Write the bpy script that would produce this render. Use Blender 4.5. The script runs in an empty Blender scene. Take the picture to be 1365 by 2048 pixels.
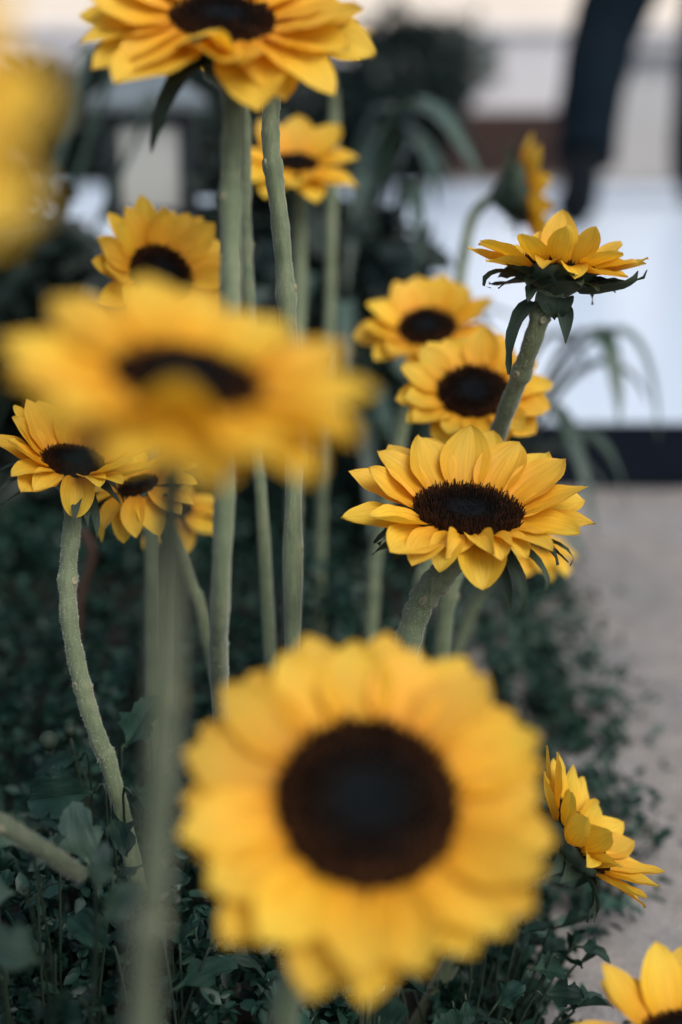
import bpy, bmesh, math, random
import numpy as np
from mathutils import Vector, Matrix, noise

R = math.radians
S = bpy.context.scene
COL = S.collection

# ------------------------------------------------------------------ camera
CAM_H, PITCH, FPX, PW, PH = 0.60, R(18.7), 2844.0, 1365.0, 2048.0
cam_d = bpy.data.cameras.new('camera')
cam = bpy.data.objects.new('camera', cam_d); COL.objects.link(cam)
cam.location = (0, 0, CAM_H)
cam.rotation_euler = (math.pi / 2 - PITCH, 0, 0)
cam_d.sensor_fit = 'VERTICAL'; cam_d.sensor_height = 36.0; cam_d.sensor_width = 24.0
cam_d.lens = 36.0 * FPX / PH
cam_d.clip_start = 0.02; cam_d.clip_end = 400
cam_d.dof.use_dof = True
cam_d.dof.focus_distance = 0.785
cam_d.dof.aperture_fstop = 2.5
S.camera = cam
FWD = Vector((0, math.cos(PITCH), -math.sin(PITCH)))
UP = Vector((0, math.sin(PITCH), math.cos(PITCH)))
RIGHT = Vector((1, 0, 0))
CAMP = Vector((0, 0, CAM_H))

# ------------------------------------------------------------------ light
SUN_EL, SUN_AZ = R(52), R(140)      # azimuth clockwise from +Y: behind the camera on the right
world = bpy.data.worlds.new('World'); S.world = world; world.use_nodes = True
wn = world.node_tree.nodes; wl = world.node_tree.links
bg = wn['Background']
sky = wn.new('ShaderNodeTexSky'); sky.sky_type = 'NISHITA'; sky.sun_disc = False
sky.sun_elevation = SUN_EL; sky.sun_rotation = SUN_AZ
sky.air_density = 1.0; sky.dust_density = 4.0; sky.ozone_density = 1.0
wl.new(sky.outputs[0], bg.inputs[0]); bg.inputs[1].default_value = 0.098
sun_d = bpy.data.lights.new('sun', 'SUN'); sun = bpy.data.objects.new('sun', sun_d); COL.objects.link(sun)
sun_d.energy = 1.25; sun_d.angle = R(42); sun_d.color = (1.0, 0.97, 0.92)
sd = Vector((math.sin(SUN_AZ) * math.cos(SUN_EL), math.cos(SUN_AZ) * math.cos(SUN_EL), math.sin(SUN_EL)))
sun.rotation_euler = sd.to_track_quat('Z', 'Y').to_euler()
sun.location = (1, -1, 4)
S.view_settings.view_transform = 'Standard'; S.view_settings.look = 'None'
S.view_settings.exposure = 0.94; S.view_settings.gamma = 1.0
S.view_settings.use_curve_mapping = False
S.render.engine = 'CYCLES'
S.cycles.max_bounces = 8; S.cycles.transparent_max_bounces = 8
S.cycles.use_denoising = True


# ------------------------------------------------------------------ helpers
def at(px, py, d):
    """world point of a spot of the photograph at depth d along the lens axis"""
    return CAMP + d * (FWD + RIGHT * ((px - PW / 2) / FPX) - UP * ((py - PH / 2) / FPX))


def mesh_obj(name, verts, faces, mat, parent=None, smooth=True, uvs=None, cols=None, matrix=None):
    me = bpy.data.meshes.new(name)
    me.from_pydata([tuple(v) for v in verts], [], faces)
    if uvs is not None:
        lay = me.uv_layers.new(name='UVMap')
        idx = np.empty(len(me.loops), dtype=np.int32); me.loops.foreach_get('vertex_index', idx)
        lay.data.foreach_set('uv', np.asarray(uvs, dtype=np.float32)[idx].ravel())
    if cols is not None:
        at_ = me.attributes.new('tone', 'FLOAT', 'POINT')
        at_.data.foreach_set('value', np.asarray(cols, dtype=np.float32))
    if smooth:
        me.polygons.foreach_set('use_smooth', np.ones(len(me.polygons), dtype=bool))
    if mat is not None:
        me.materials.append(mat)
    me.update()
    o = bpy.data.objects.new(name, me); COL.objects.link(o)
    if parent is not None:
        o.parent = parent
    if matrix is not None:
        o.matrix_basis = matrix
    return o


def empty(name, loc, label, cat, group=None):
    o = bpy.data.objects.new(name, None); COL.objects.link(o)
    o.location = loc; o.empty_display_size = 0.03
    return tag(o, label, cat, group)


def tag(o, label, cat, group=None):
    o['label'] = label; o['category'] = cat
    if group: o['group'] = group
    return o


class MB:
    """collects boxes, tubes and lofts into one mesh"""
    def __init__(s): s.v = []; s.f = []
    def add(s, v, f):
        n = len(s.v); s.v += [Vector(p) for p in v]; s.f += [tuple(i + n for i in q) for q in f]
    def box(s, a, b, bev=0.0):
        (x0, y0, z0), (x1, y1, z1) = a, b
        if bev <= 0:
            v = [(x, y, z) for z in (z0, z1) for y in (y0, y1) for x in (x0, x1)]
            s.add(v, [(0, 2, 3, 1), (4, 5, 7, 6), (0, 1, 5, 4), (2, 6, 7, 3), (0, 4, 6, 2), (1, 3, 7, 5)])
        else:
            bm = bmesh.new(); bmesh.ops.create_cube(bm, size=1)
            for q in bm.verts:
                q.co = Vector(((x0 + x1) / 2 + q.co.x * (x1 - x0), (y0 + y1) / 2 + q.co.y * (y1 - y0), (z0 + z1) / 2 + q.co.z * (z1 - z0)))
            bmesh.ops.bevel(bm, geom=bm.edges[:], offset=bev, segments=2, affect='EDGES', profile=0.5)
            bm.verts.index_update()
            s.add([q.co.copy() for q in bm.verts], [tuple(w.index for w in fc.verts) for fc in bm.faces]); bm.free()
    def rings(s, rings, caps=True):
        n = len(s.v); m = len(rings[0])
        for r in rings: s.v += [Vector(p) for p in r]
        for i in range(len(rings) - 1):
            for j in range(m):
                k = (j + 1) % m
                s.f.append((n + i * m + j, n + i * m + k, n + (i + 1) * m + k, n + (i + 1) * m + j))
        if caps:
            s.f.append(tuple(n + j for j in range(m))[::-1])
            s.f.append(tuple(n + (len(rings) - 1) * m + j for j in range(m)))
    def tube(s, pts, rad, sides=10, caps=True):
        s.rings(tube_rings(pts, rad, sides), caps)
    def build(s, name, mat, parent=None, smooth=True):
        return mesh_obj(name, s.v, s.f, mat, parent, smooth)


def tube_rings(pts, rad, sides, wob=None):
    pts = [Vector(p) for p in pts]; out = []
    t0 = (pts[1] - pts[0]).normalized()
    x = t0.orthogonal().normalized()
    for i, p in enumerate(pts):
        t = (pts[min(i + 1, len(pts) - 1)] - pts[max(i - 1, 0)]).normalized()
        x = (x - t * x.dot(t)).normalized(); y = t.cross(x)
        r = rad[i] if hasattr(rad, '__len__') else rad
        ring = []
        for j in range(sides):
            a = 2 * math.pi * j / sides
            rr = r * (wob(i, j) if wob else 1)
            ring.append(p + x * math.cos(a) * rr + y * math.sin(a) * rr)
        out.append(ring)
    return out


def catmull(P, n):
    P = [Vector(p) for p in P]; Q = [P[0] * 2 - P[1]] + P + [P[-1] * 2 - P[-2]]
    out = []
    for i in range(1, len(Q) - 2):
        for k in range(n):
            t = k / n; a, b, c, d = Q[i - 1], Q[i], Q[i + 1], Q[i + 2]
            out.append(0.5 * ((2 * b) + (c - a) * t + (2 * a - 5 * b + 4 * c - d) * t * t + (3 * b - a - 3 * c + d) * t ** 3))
    out.append(P[-1]); return out


# ------------------------------------------------------------------ materials
def mat(name):
    m = bpy.data.materials.new(name); m.use_nodes = True
    nt = m.node_tree; return m, nt, nt.nodes, nt.links, nt.nodes['Principled BSDF'], nt.nodes['Material Output']


def ramp(n, l, src, stops):
    r = n.new('ShaderNodeValToRGB')
    while len(r.color_ramp.elements) < len(stops): r.color_ramp.elements.new(0.5)
    for e, (p, c) in zip(r.color_ramp.elements, stops):
        e.position = p; e.color = (*c, 1)
    l.new(src, r.inputs[0]); return r


def noise_tex(n, l, scale, detail=4, vec=None, rough=0.55):
    t = n.new('ShaderNodeTexNoise'); t.inputs['Scale'].default_value = scale
    t.inputs['Detail'].default_value = detail; t.inputs['Roughness'].default_value = rough
    if vec is not None: l.new(vec, t.inputs['Vector'])
    return t


def bump(n, l, src, bs, dist, strength=1.0):
    b = n.new('ShaderNodeBump'); b.inputs['Distance'].default_value = dist; b.inputs['Strength'].default_value = strength
    l.new(src, b.inputs['Height']); l.new(b.outputs[0], bs.inputs['Normal']); return b


def sheet_material(name, stops, vein, trans, rough, transcol, uscale=26.0, bumpd=0.0006, spec=0.3, blotch=18.0, varia=0.16):
    """petals and leaves: streaks along the blade (UV), light passing through"""
    m, nt, n, l, b, out = mat(name)
    uv = n.new('ShaderNodeUVMap'); uv.uv_map = 'UVMap'
    mp = n.new('ShaderNodeMapping'); mp.inputs['Scale'].default_value = (uscale, 1.6, 1)
    l.new(uv.outputs[0], mp.inputs['Vector'])
    oi = n.new('ShaderNodeObjectInfo')
    add = n.new('ShaderNodeVectorMath'); add.operation = 'ADD'
    l.new(mp.outputs[0], add.inputs[0]); l.new(oi.outputs['Random'], add.inputs[1])
    st = noise_tex(n, l, 1.0, 3, add.outputs[0])
    sep = n.new('ShaderNodeSeparateXYZ'); l.new(uv.outputs[0], sep.inputs[0])
    col = ramp(n, l, sep.outputs['Y'], stops)
    mix = n.new('ShaderNodeMixRGB'); mix.blend_type = 'MULTIPLY'
    sr = ramp(n, l, st.outputs['Fac'], [(0.3, (1 - vein,) * 3), (0.7, (1 + 0.0,) * 3)])
    mix.inputs[0].default_value = 1.0
    l.new(col.outputs[0], mix.inputs[1]); l.new(sr.outputs[0], mix.inputs[2])
    hsv = n.new('ShaderNodeHueSaturation')
    mr = n.new('ShaderNodeMapRange'); mr.inputs[3].default_value = 1 - varia; mr.inputs[4].default_value = 1 + varia * 0.5
    l.new(oi.outputs['Random'], mr.inputs[0]); l.new(mr.outputs[0], hsv.inputs['Value'])
    mh = n.new('ShaderNodeMapRange'); mh.inputs[3].default_value = 0.494; mh.inputs[4].default_value = 0.507
    fr = n.new('ShaderNodeMath'); fr.operation = 'FRACT'
    ml = n.new('ShaderNodeMath'); ml.operation = 'MULTIPLY'; ml.inputs[1].default_value = 7.31
    l.new(oi.outputs['Random'], ml.inputs[0]); l.new(ml.outputs[0], fr.inputs[0]); l.new(fr.outputs[0], mh.inputs[0])
    l.new(mh.outputs[0], hsv.inputs['Hue']); l.new(mix.outputs[0], hsv.inputs['Color'])
    tc = n.new('ShaderNodeTexCoord'); bl = noise_tex(n, l, blotch, 3, tc.outputs['Object'])
    m2 = n.new('ShaderNodeMixRGB'); m2.blend_type = 'MULTIPLY'; m2.inputs[0].default_value = 1
    br = ramp(n, l, bl.outputs['Fac'], [(0.3, (0.86, 0.84, 0.82)), (0.65, (1, 1, 1))])
    l.new(hsv.outputs[0], m2.inputs[1]); l.new(br.outputs[0], m2.inputs[2])
    l.new(m2.outputs[0], b.inputs['Base Color'])
    b.inputs['Roughness'].default_value = rough; b.inputs['Specular IOR Level'].default_value = spec
    bump(n, l, st.outputs['Fac'], b, bumpd, 0.8)
    tr = n.new('ShaderNodeBsdfTranslucent')
    m3 = n.new('ShaderNodeMixRGB'); m3.blend_type = 'MULTIPLY'; m3.inputs[0].default_value = 1
    l.new(m2.outputs[0], m3.inputs[1]); m3.inputs[2].default_value = (*transcol, 1)
    l.new(m3.outputs[0], tr.inputs[0])
    ms = n.new('ShaderNodeMixShader'); ms.inputs[0].default_value = trans
    l.new(b.outputs[0], ms.inputs[1]); l.new(tr.outputs[0], ms.inputs[2]); l.new(ms.outputs[0], out.inputs['Surface'])
    return m


M = {}
M['petal'] = sheet_material('yellow petal', [(0.0, (0.80, 0.33, 0.009)), (0.28, (0.93, 0.51, 0.026)), (0.7, (0.94, 0.61, 0.060)), (1.0, (0.92, 0.62, 0.078))],
                            0.22, 0.42, 0.55, (1.0, 0.86, 0.5))
M['bract'] = sheet_material('green bract', [(0.0, (0.028, 0.050, 0.032)), (0.6, (0.034, 0.062, 0.042)), (1.0, (0.038, 0.058, 0.036))],
                            0.3, 0.15, 0.6, (0.8, 1.0, 0.4), uscale=14)
M['leaf'] = sheet_material('dark lobed leaf', [(0.0, (0.022, 0.060, 0.040)), (0.6, (0.009, 0.036, 0.026)), (1.0, (0.012, 0.040, 0.030))],
                           0.35, 0.14, 0.6, (0.8, 1.0, 0.4), uscale=9, varia=0.45, spec=0.2, bumpd=0.0015)
M['leaf_lit'] = sheet_material('front-lit leaf tint', [(0.0, (0.08, 0.14, 0.09)), (0.6, (0.055, 0.105, 0.082)), (1.0, (0.06, 0.105, 0.09))],
                           0.3, 0.2, 0.6, (0.8, 1.0, 0.4), uscale=9, varia=0.3, spec=0.25, bumpd=0.0015)  # lighter copy of the leaf: front light put into the colour
M['strap'] = sheet_material('strap leaf', [(0.0, (0.055, 0.092, 0.072)), (1.0, (0.055, 0.096, 0.076))],
                            0.35, 0.12, 0.42, (0.8, 1.0, 0.4), uscale=16, varia=0.3, spec=0.4)


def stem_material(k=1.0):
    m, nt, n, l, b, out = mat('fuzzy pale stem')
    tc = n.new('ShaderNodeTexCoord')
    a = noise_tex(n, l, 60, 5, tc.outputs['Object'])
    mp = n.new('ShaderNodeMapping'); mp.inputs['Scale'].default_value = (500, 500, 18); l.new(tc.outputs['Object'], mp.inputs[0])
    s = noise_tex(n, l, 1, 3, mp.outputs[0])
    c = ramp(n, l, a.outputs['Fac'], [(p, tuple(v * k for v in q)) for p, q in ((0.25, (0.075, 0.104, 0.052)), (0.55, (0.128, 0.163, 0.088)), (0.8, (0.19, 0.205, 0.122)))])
    c2 = ramp(n, l, s.outputs['Fac'], [(0.3, (0.72, 0.76, 0.72)), (0.65, (1, 1, 1))])
    mx = n.new('ShaderNodeMixRGB'); mx.blend_type = 'MULTIPLY'; mx.inputs[0].default_value = 1
    l.new(c.outputs[0], mx.inputs[1]); l.new(c2.outputs[0], mx.inputs[2]); l.new(mx.outputs[0], b.inputs['Base Color'])
    b.inputs['Roughness'].default_value = 0.75
    b.inputs['Sheen Weight'].default_value = 0.35; b.inputs['Sheen Roughness'].default_value = 0.4
    bump(n, l, s.outputs['Fac'], b, 0.0008, 0.8)
    return m


def plain(name, col, rough=0.6, var=0.15, scale=30, bd=0.0, metallic=0.0, spec=0.4, coat=0.0):
    m, nt, n, l, b, out = mat(name)
    tc = n.new('ShaderNodeTexCoord'); t = noise_tex(n, l, scale, 5, tc.outputs['Object'])
    lo = tuple(c * (1 - var) for c in col); hi = tuple(min(1, c * (1 + var)) for c in col)
    c = ramp(n, l, t.outputs['Fac'], [(0.3, lo), (0.7, hi)]); l.new(c.outputs[0], b.inputs['Base Color'])
    b.inputs['Roughness'].default_value = rough; b.inputs['Metallic'].default_value = metallic
    b.inputs['Specular IOR Level'].default_value = spec; b.inputs['Coat Weight'].default_value = coat
    if bd: bump(n, l, t.outputs['Fac'], b, bd)
    return m


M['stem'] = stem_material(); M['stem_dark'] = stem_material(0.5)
M['hair'] = plain('stem hair', (0.42, 0.44, 0.34), 0.6, 0.1)
M['scar'] = plain('leaf scar', (0.20, 0.19, 0.12), 0.8, 0.3, 200)
M['receptacle'] = plain('receptacle', (0.032, 0.056, 0.035), 0.7, 0.3, 90, 0.001)


def disk_material():
    m, nt, n, l, b, out = mat('dark floret')
    a = n.new('ShaderNodeAttribute'); a.attribute_name = 'tone'
    c = ramp(n, l, a.outputs['Fac'], [(0.0, (0.001, 0.004, 0.006)), (0.3, (0.002, 0.003, 0.004)), (0.52, (0.006, 0.004, 0.003)),
                                      (0.72, (0.016, 0.007, 0.003)), (0.9, (0.036, 0.014, 0.004)), (1.0, (0.010, 0.005, 0.003))])
    tc = n.new('ShaderNodeTexCoord'); t = noise_tex(n, l, 240, 3, tc.outputs['Object'])
    c2 = ramp(n, l, t.outputs['Fac'], [(0.35, (0.6, 0.6, 0.6)), (0.7, (1.5, 1.3, 1.1))])
    mx = n.new('ShaderNodeMixRGB'); mx.blend_type = 'MULTIPLY'; mx.inputs[0].default_value = 1
    l.new(c.outputs[0], mx.inputs[1]); l.new(c2.outputs[0], mx.inputs[2]); l.new(mx.outputs[0], b.inputs['Base Color'])
    b.inputs['Roughness'].default_value = 0.85; b.inputs['Specular IOR Level'].default_value = 0.10
    return m


M['disk'] = disk_material()


def path_material():
    m, nt, n, l, b, out = mat('worn grey paving')
    tc = n.new('ShaderNodeTexCoord')
    a = noise_tex(n, l, 5.0, 6, tc.outputs['Object'], 0.6); g = noise_tex(n, l, 260, 4, tc.outputs['Object'], 0.7)
    h = noise_tex(n, l, 34, 5, tc.outputs['Object'], 0.6)
    c = ramp(n, l, a.outputs['Fac'], [(0.32, (0.185, 0.188, 0.190)), (0.5, (0.240, 0.228, 0.216)), (0.66, (0.230, 0.240, 0.246))])
    k = ramp(n, l, h.outputs['Fac'], [(0.3, (0.74, 0.73, 0.72)), (0.6, (1.05, 1.04, 1.03))])
    e = ramp(n, l, g.outputs['Fac'], [(0.3, (0.62, 0.60, 0.58)), (0.6, (1.1, 1.1, 1.1))])
    mx = n.new('ShaderNodeMixRGB'); mx.blend_type = 'MULTIPLY'; mx.inputs[0].default_value = 1
    l.new(c.outputs[0], mx.inputs[1]); l.new(k.outputs[0], mx.inputs[2])
    my = n.new('ShaderNodeMixRGB'); my.blend_type = 'MULTIPLY'; my.inputs[0].default_value = 1
    l.new(mx.outputs[0], my.inputs[1]); l.new(e.outputs[0], my.inputs[2]); l.new(my.outputs[0], b.inputs['Base Color'])
    b.inputs['Roughness'].default_value = 0.9; b.inputs['Specular IOR Level'].default_value = 0.2
    bump(n, l, g.outputs['Fac'], b, 0.002, 0.9)
    return m


M['path'] = path_material()
M['soil'] = plain('dark soil', (0.020, 0.017, 0.014), 0.95, 0.5, 70, 0.01)
M['stage'] = plain('white stage board', (0.51, 0.61, 0.72), 0.28, 0.02, 3, 0.0, spec=0.4)
M['skirt'] = plain('black stage skirt', (0.004, 0.007, 0.013), 0.9, 0.2, 20, spec=0.1)
M['iron'] = plain('dark lantern metal', (0.008, 0.014, 0.017), 0.5, 0.25, 60, spec=0.4)
M['roofmetal'] = plain('slate lantern roof', (0.10, 0.125, 0.14), 0.4, 0.2, 30)
M['frost'] = plain('frosted lantern glass', (0.38, 0.40, 0.385), 0.3, 0.08, 8, spec=0.3)
M['cream'] = plain('sunlit cream wall', (0.80, 0.73, 0.64), 0.85, 0.05, 2)
M['render'] = plain('pale grey render', (0.60, 0.60, 0.62), 0.85, 0.08, 3, 0.002)
M['block'] = plain('grey concrete block', (0.40, 0.40, 0.40), 0.85, 0.08, 5, 0.002)
M['coping'] = plain('dark coping', (0.16, 0.17, 0.18), 0.8, 0.15, 10)
M['brick'] = plain('brown brick', (0.046, 0.026, 0.022), 0.85, 0.35, 9, 0.002)
M['mortar'] = plain('mortar', (0.10, 0.08, 0.07), 0.9, 0.2, 40)
M['trouser'] = plain('dark navy trouser cloth', (0.002, 0.006, 0.010), 0.9, 0.2, 40, 0.001, spec=0.08)
M['jacket'] = plain('dark jacket cloth', (0.010, 0.014, 0.020), 0.8, 0.2, 40, 0.001, spec=0.2)
M['shirt'] = plain('white shirt', (0.7, 0.7, 0.7), 0.8, 0.03)
M['shoe'] = plain('black shoe leather', (0.003, 0.005, 0.007), 0.6, 0.2, 30, spec=0.12)
M['skin'] = plain('skin', (0.45, 0.25, 0.17), 0.5, 0.08, 40)
M['hairm'] = plain('dark hair', (0.015, 0.01, 0.008), 0.5, 0.3, 90)
M['bark'] = plain('bark', (0.06, 0.045, 0.035), 0.9, 0.4, 60, 0.003)
M['dry'] = plain('dry brown stalk', (0.055, 0.026, 0.016), 0.85, 0.3, 60)
M['litter'] = plain('fallen bits', (0.10, 0.09, 0.08), 0.9, 0.4, 40)
M['pebble'] = plain('grit', (0.22, 0.20, 0.19), 0.9, 0.4, 60)
M['bluebit'] = plain('faded blue fragment', (0.06, 0.11, 0.16), 0.7, 0.2)


def tuft_material(name, dark, light, rough=0.5, spec=0.35):
    """leaf masses: each leaf keeps the tone it was given"""
    m, nt, n, l, b, out = mat(name)
    a = n.new('ShaderNodeAttribute'); a.attribute_name = 'tone'
    c = ramp(n, l, a.outputs['Fac'], [(0.0, dark), (0.75, tuple((x + y) / 2 for x, y in zip(dark, light))), (1.0, light)])
    l.new(c.outputs[0], b.inputs['Base Color']); b.inputs['Roughness'].default_value = rough
    b.inputs['Specular IOR Level'].default_value = spec
    tr = n.new('ShaderNodeBsdfTranslucent'); l.new(c.outputs[0], tr.inputs[0])
    ms = n.new('ShaderNodeMixShader'); ms.inputs[0].default_value = 0.15
    l.new(b.outputs[0], ms.inputs[1]); l.new(tr.outputs[0], ms.inputs[2]); l.new(ms.outputs[0], out.inputs['Surface'])
    return m


M['cover'] = tuft_material('ground cover leaf', (0.003, 0.017, 0.012), (0.028, 0.092, 0.062))
M['shrub'] = tuft_material('shrub leaf', (0.005, 0.013, 0.011), (0.024, 0.042, 0.034))
M['greyshrub'] = tuft_material('grey green leaf', (0.05, 0.075, 0.065), (0.22, 0.26, 0.24), 0.6)


# ------------------------------------------------------------------ blades
def prof_fold(t):
    return (1 - t ** 3) ** 0.6 * (0.8 + 0.25 * math.sin(math.pi * t)) if t < 1 else 0


def prof_petal(t, tip=0.74):
    return 0.34 * (1 - t) ** 3 + max(0.0, math.sin(math.pi * min(1, t) ** 1.0)) ** tip


def prof_bract(t):
    return (1 - t) ** 0.75 * (0.72 + 1.25 * t * (1 - t)) if t < 1 else 0


def prof_strap(t):
    return min(1, (1 - t) * 3.0) ** 0.7 * (0.75 + 0.25 * t)


def blade(L, W, nu, nv, a0, a1, a2=0.0, cup=0.25, twist=0.0, prof=prof_petal, rip=0.0, seed=0, side=0.0, tipc=0.0):
    """a petal, bract or leaf: starts at the origin, runs along +X, face up +Z. angles in degrees"""
    rnd = random.Random(seed); ph = rnd.uniform(0, 6.28); ph2 = rnd.uniform(0, 6.28)
    V = []; U = []; x = z = y = 0.0; ds = L / nu
    for i in range(nu + 1):
        t = i / nu
        ang = R(a0 + a1 * t + a2 * t ** 3 + tipc * t ** 8)
        if i:
            x += math.cos(ang) * ds; z += math.sin(ang) * ds; y += side * ds * t
        nx, nz = -math.sin(ang), math.cos(ang)
        w = W * 0.5 * prof(t); tw = R(twist) * t
        for j in range(nv + 1):
            v = 2 * j / nv - 1
            h = cup * w * (v * v - 0.4) + 0.06 * w * math.cos(v * 9.0) * (1 - abs(v)) + rip * W * math.sin(t * 7 + ph + v * 2) * abs(v) * t \
                + rip * 0.5 * W * math.sin(t * 17 + ph2) * (1 if v > 0 else -1) * v * v
            yy = v * w
            cy, sy = math.cos(tw), math.sin(tw)
            yy, h = yy * cy - h * sy, yy * sy + h * cy
            V.append((x + nx * h, y + yy, z + nz * h)); U.append((j / nv, t))
    F = [(i * (nv + 1) + j, (i + 1) * (nv + 1) + j, (i + 1) * (nv + 1) + j + 1, i * (nv + 1) + j + 1)
         for i in range(nu) for j in range(nv)]
    return V, F, U


def frame_from(n, spin=0.0):
    n = n.normalized()
    X = RIGHT - n * RIGHT.dot(n)
    if X.length < 0.25: X = (UP - n * UP.dot(n)) * -1
    X.normalize(); Y = n.cross(X)
    return X, Y, n


def mtx(X, Y, Z, p):
    return Matrix(((X.x, Y.x, Z.x, p.x), (X.y, Y.y, Z.y, p.y), (X.z, Y.z, Z.z, p.z), (0, 0, 0, 1)))


# ------------------------------------------------------------------ sunflowers
GROUP = 'sunflowers standing in the flower bed'


def make_stem(root, pts, r, nodes=(), seed=0, hairs=0, sides=14, taper=1.0, flare=1.35, m_=None):
    rnd = random.Random(seed)
    P = catmull(pts, 10); m = len(P)
    rad = []
    for i in range(m):
        t = i / (m - 1); q = r * (1 + (taper - 1) * t) * (1 + 0.05 * math.sin(i * 0.9 + seed) + 0.03 * math.sin(i * 2.3))
        q *= 1 + (flare - 1) * math.exp(-t * 26)
        for tn in nodes: q *= 1 + 0.22 * math.exp(-((t - tn) * m / 0.9) ** 2)
        rad.append(q)
    off = root.location
    rings = tube_rings([p - off for p in P], rad, sides, lambda i, j: 1 + 0.05 * math.sin(j * 2 * math.pi * 4 / sides + seed))
    mb = MB(); mb.rings(rings); st = mb.build('stem', m_ or M['stem'], root)
    # scars where leaves were stripped off
    for k, tn in enumerate(nodes):
        i = int(tn * (m - 1)); T = (P[min(i + 1, m - 1)] - P[max(0, i - 1)]).normalized()
        a = rnd.uniform(-0.5, 3.6); sx = (RIGHT - T * RIGHT.dot(T)).normalized(); sy = T.cross(sx)
        if sy.dot(FWD) > 0: sy = -sy
        d = sx * math.cos(a) + sy * abs(math.sin(a)) * 0.8; d.normalize()
        c = P[i] - off + d * rad[i] * 0.85; w = T.cross(d)
        q = MB(); R_ = rad[i] * 0.36
        ring = lambda h, s: [c + d * h + w * math.cos(b) * R_ * s * 0.8 + T * (math.sin(b) * R_ * s * 1.1) for b in [2 * math.pi * e / 10 for e in range(10)]]
        q.rings([ring(-0.3 * R_, 1.25), ring(0.25 * R_, 1.0), ring(0.62 * R_, 0.82), ring(0.5 * R_, 0.5), ring(0.42 * R_, 0.1)])
        q.build('leaf_scar', M['scar'], root)
    if hairs:
        V = []; F = []
        for k in range(hairs):
            i = rnd.randrange(0, m - 1); f = rnd.random()
            j = rnd.randrange(sides); e = rnd.random()
            a = rings[i][j].lerp(rings[i][(j + 1) % sides], e); b = rings[i + 1][j].lerp(rings[i + 1][(j + 1) % sides], e)
            p = a.lerp(b, f); c = (P[i] - off).lerp(P[i + 1] - off, f)
            n = (p - c).normalized(); n = (n + Vector((rnd.gauss(0, .35), rnd.gauss(0, .35), rnd.gauss(-.15, .35)))).normalized()
            sd_ = n.cross(Vector((rnd.gauss(0, 1), rnd.gauss(0, 1), rnd.gauss(0, 1)))).normalized() * 0.00011
            L = rnd.uniform(0.0005, 0.0014); q = len(V)
            V += [p - sd_, p + sd_, p + n * L]; F.append((q, q + 1, q + 2))
        h = mesh_obj('stem_hair', V, F, M['hair'], st); h['kind'] = 'stuff'
    return P


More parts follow.
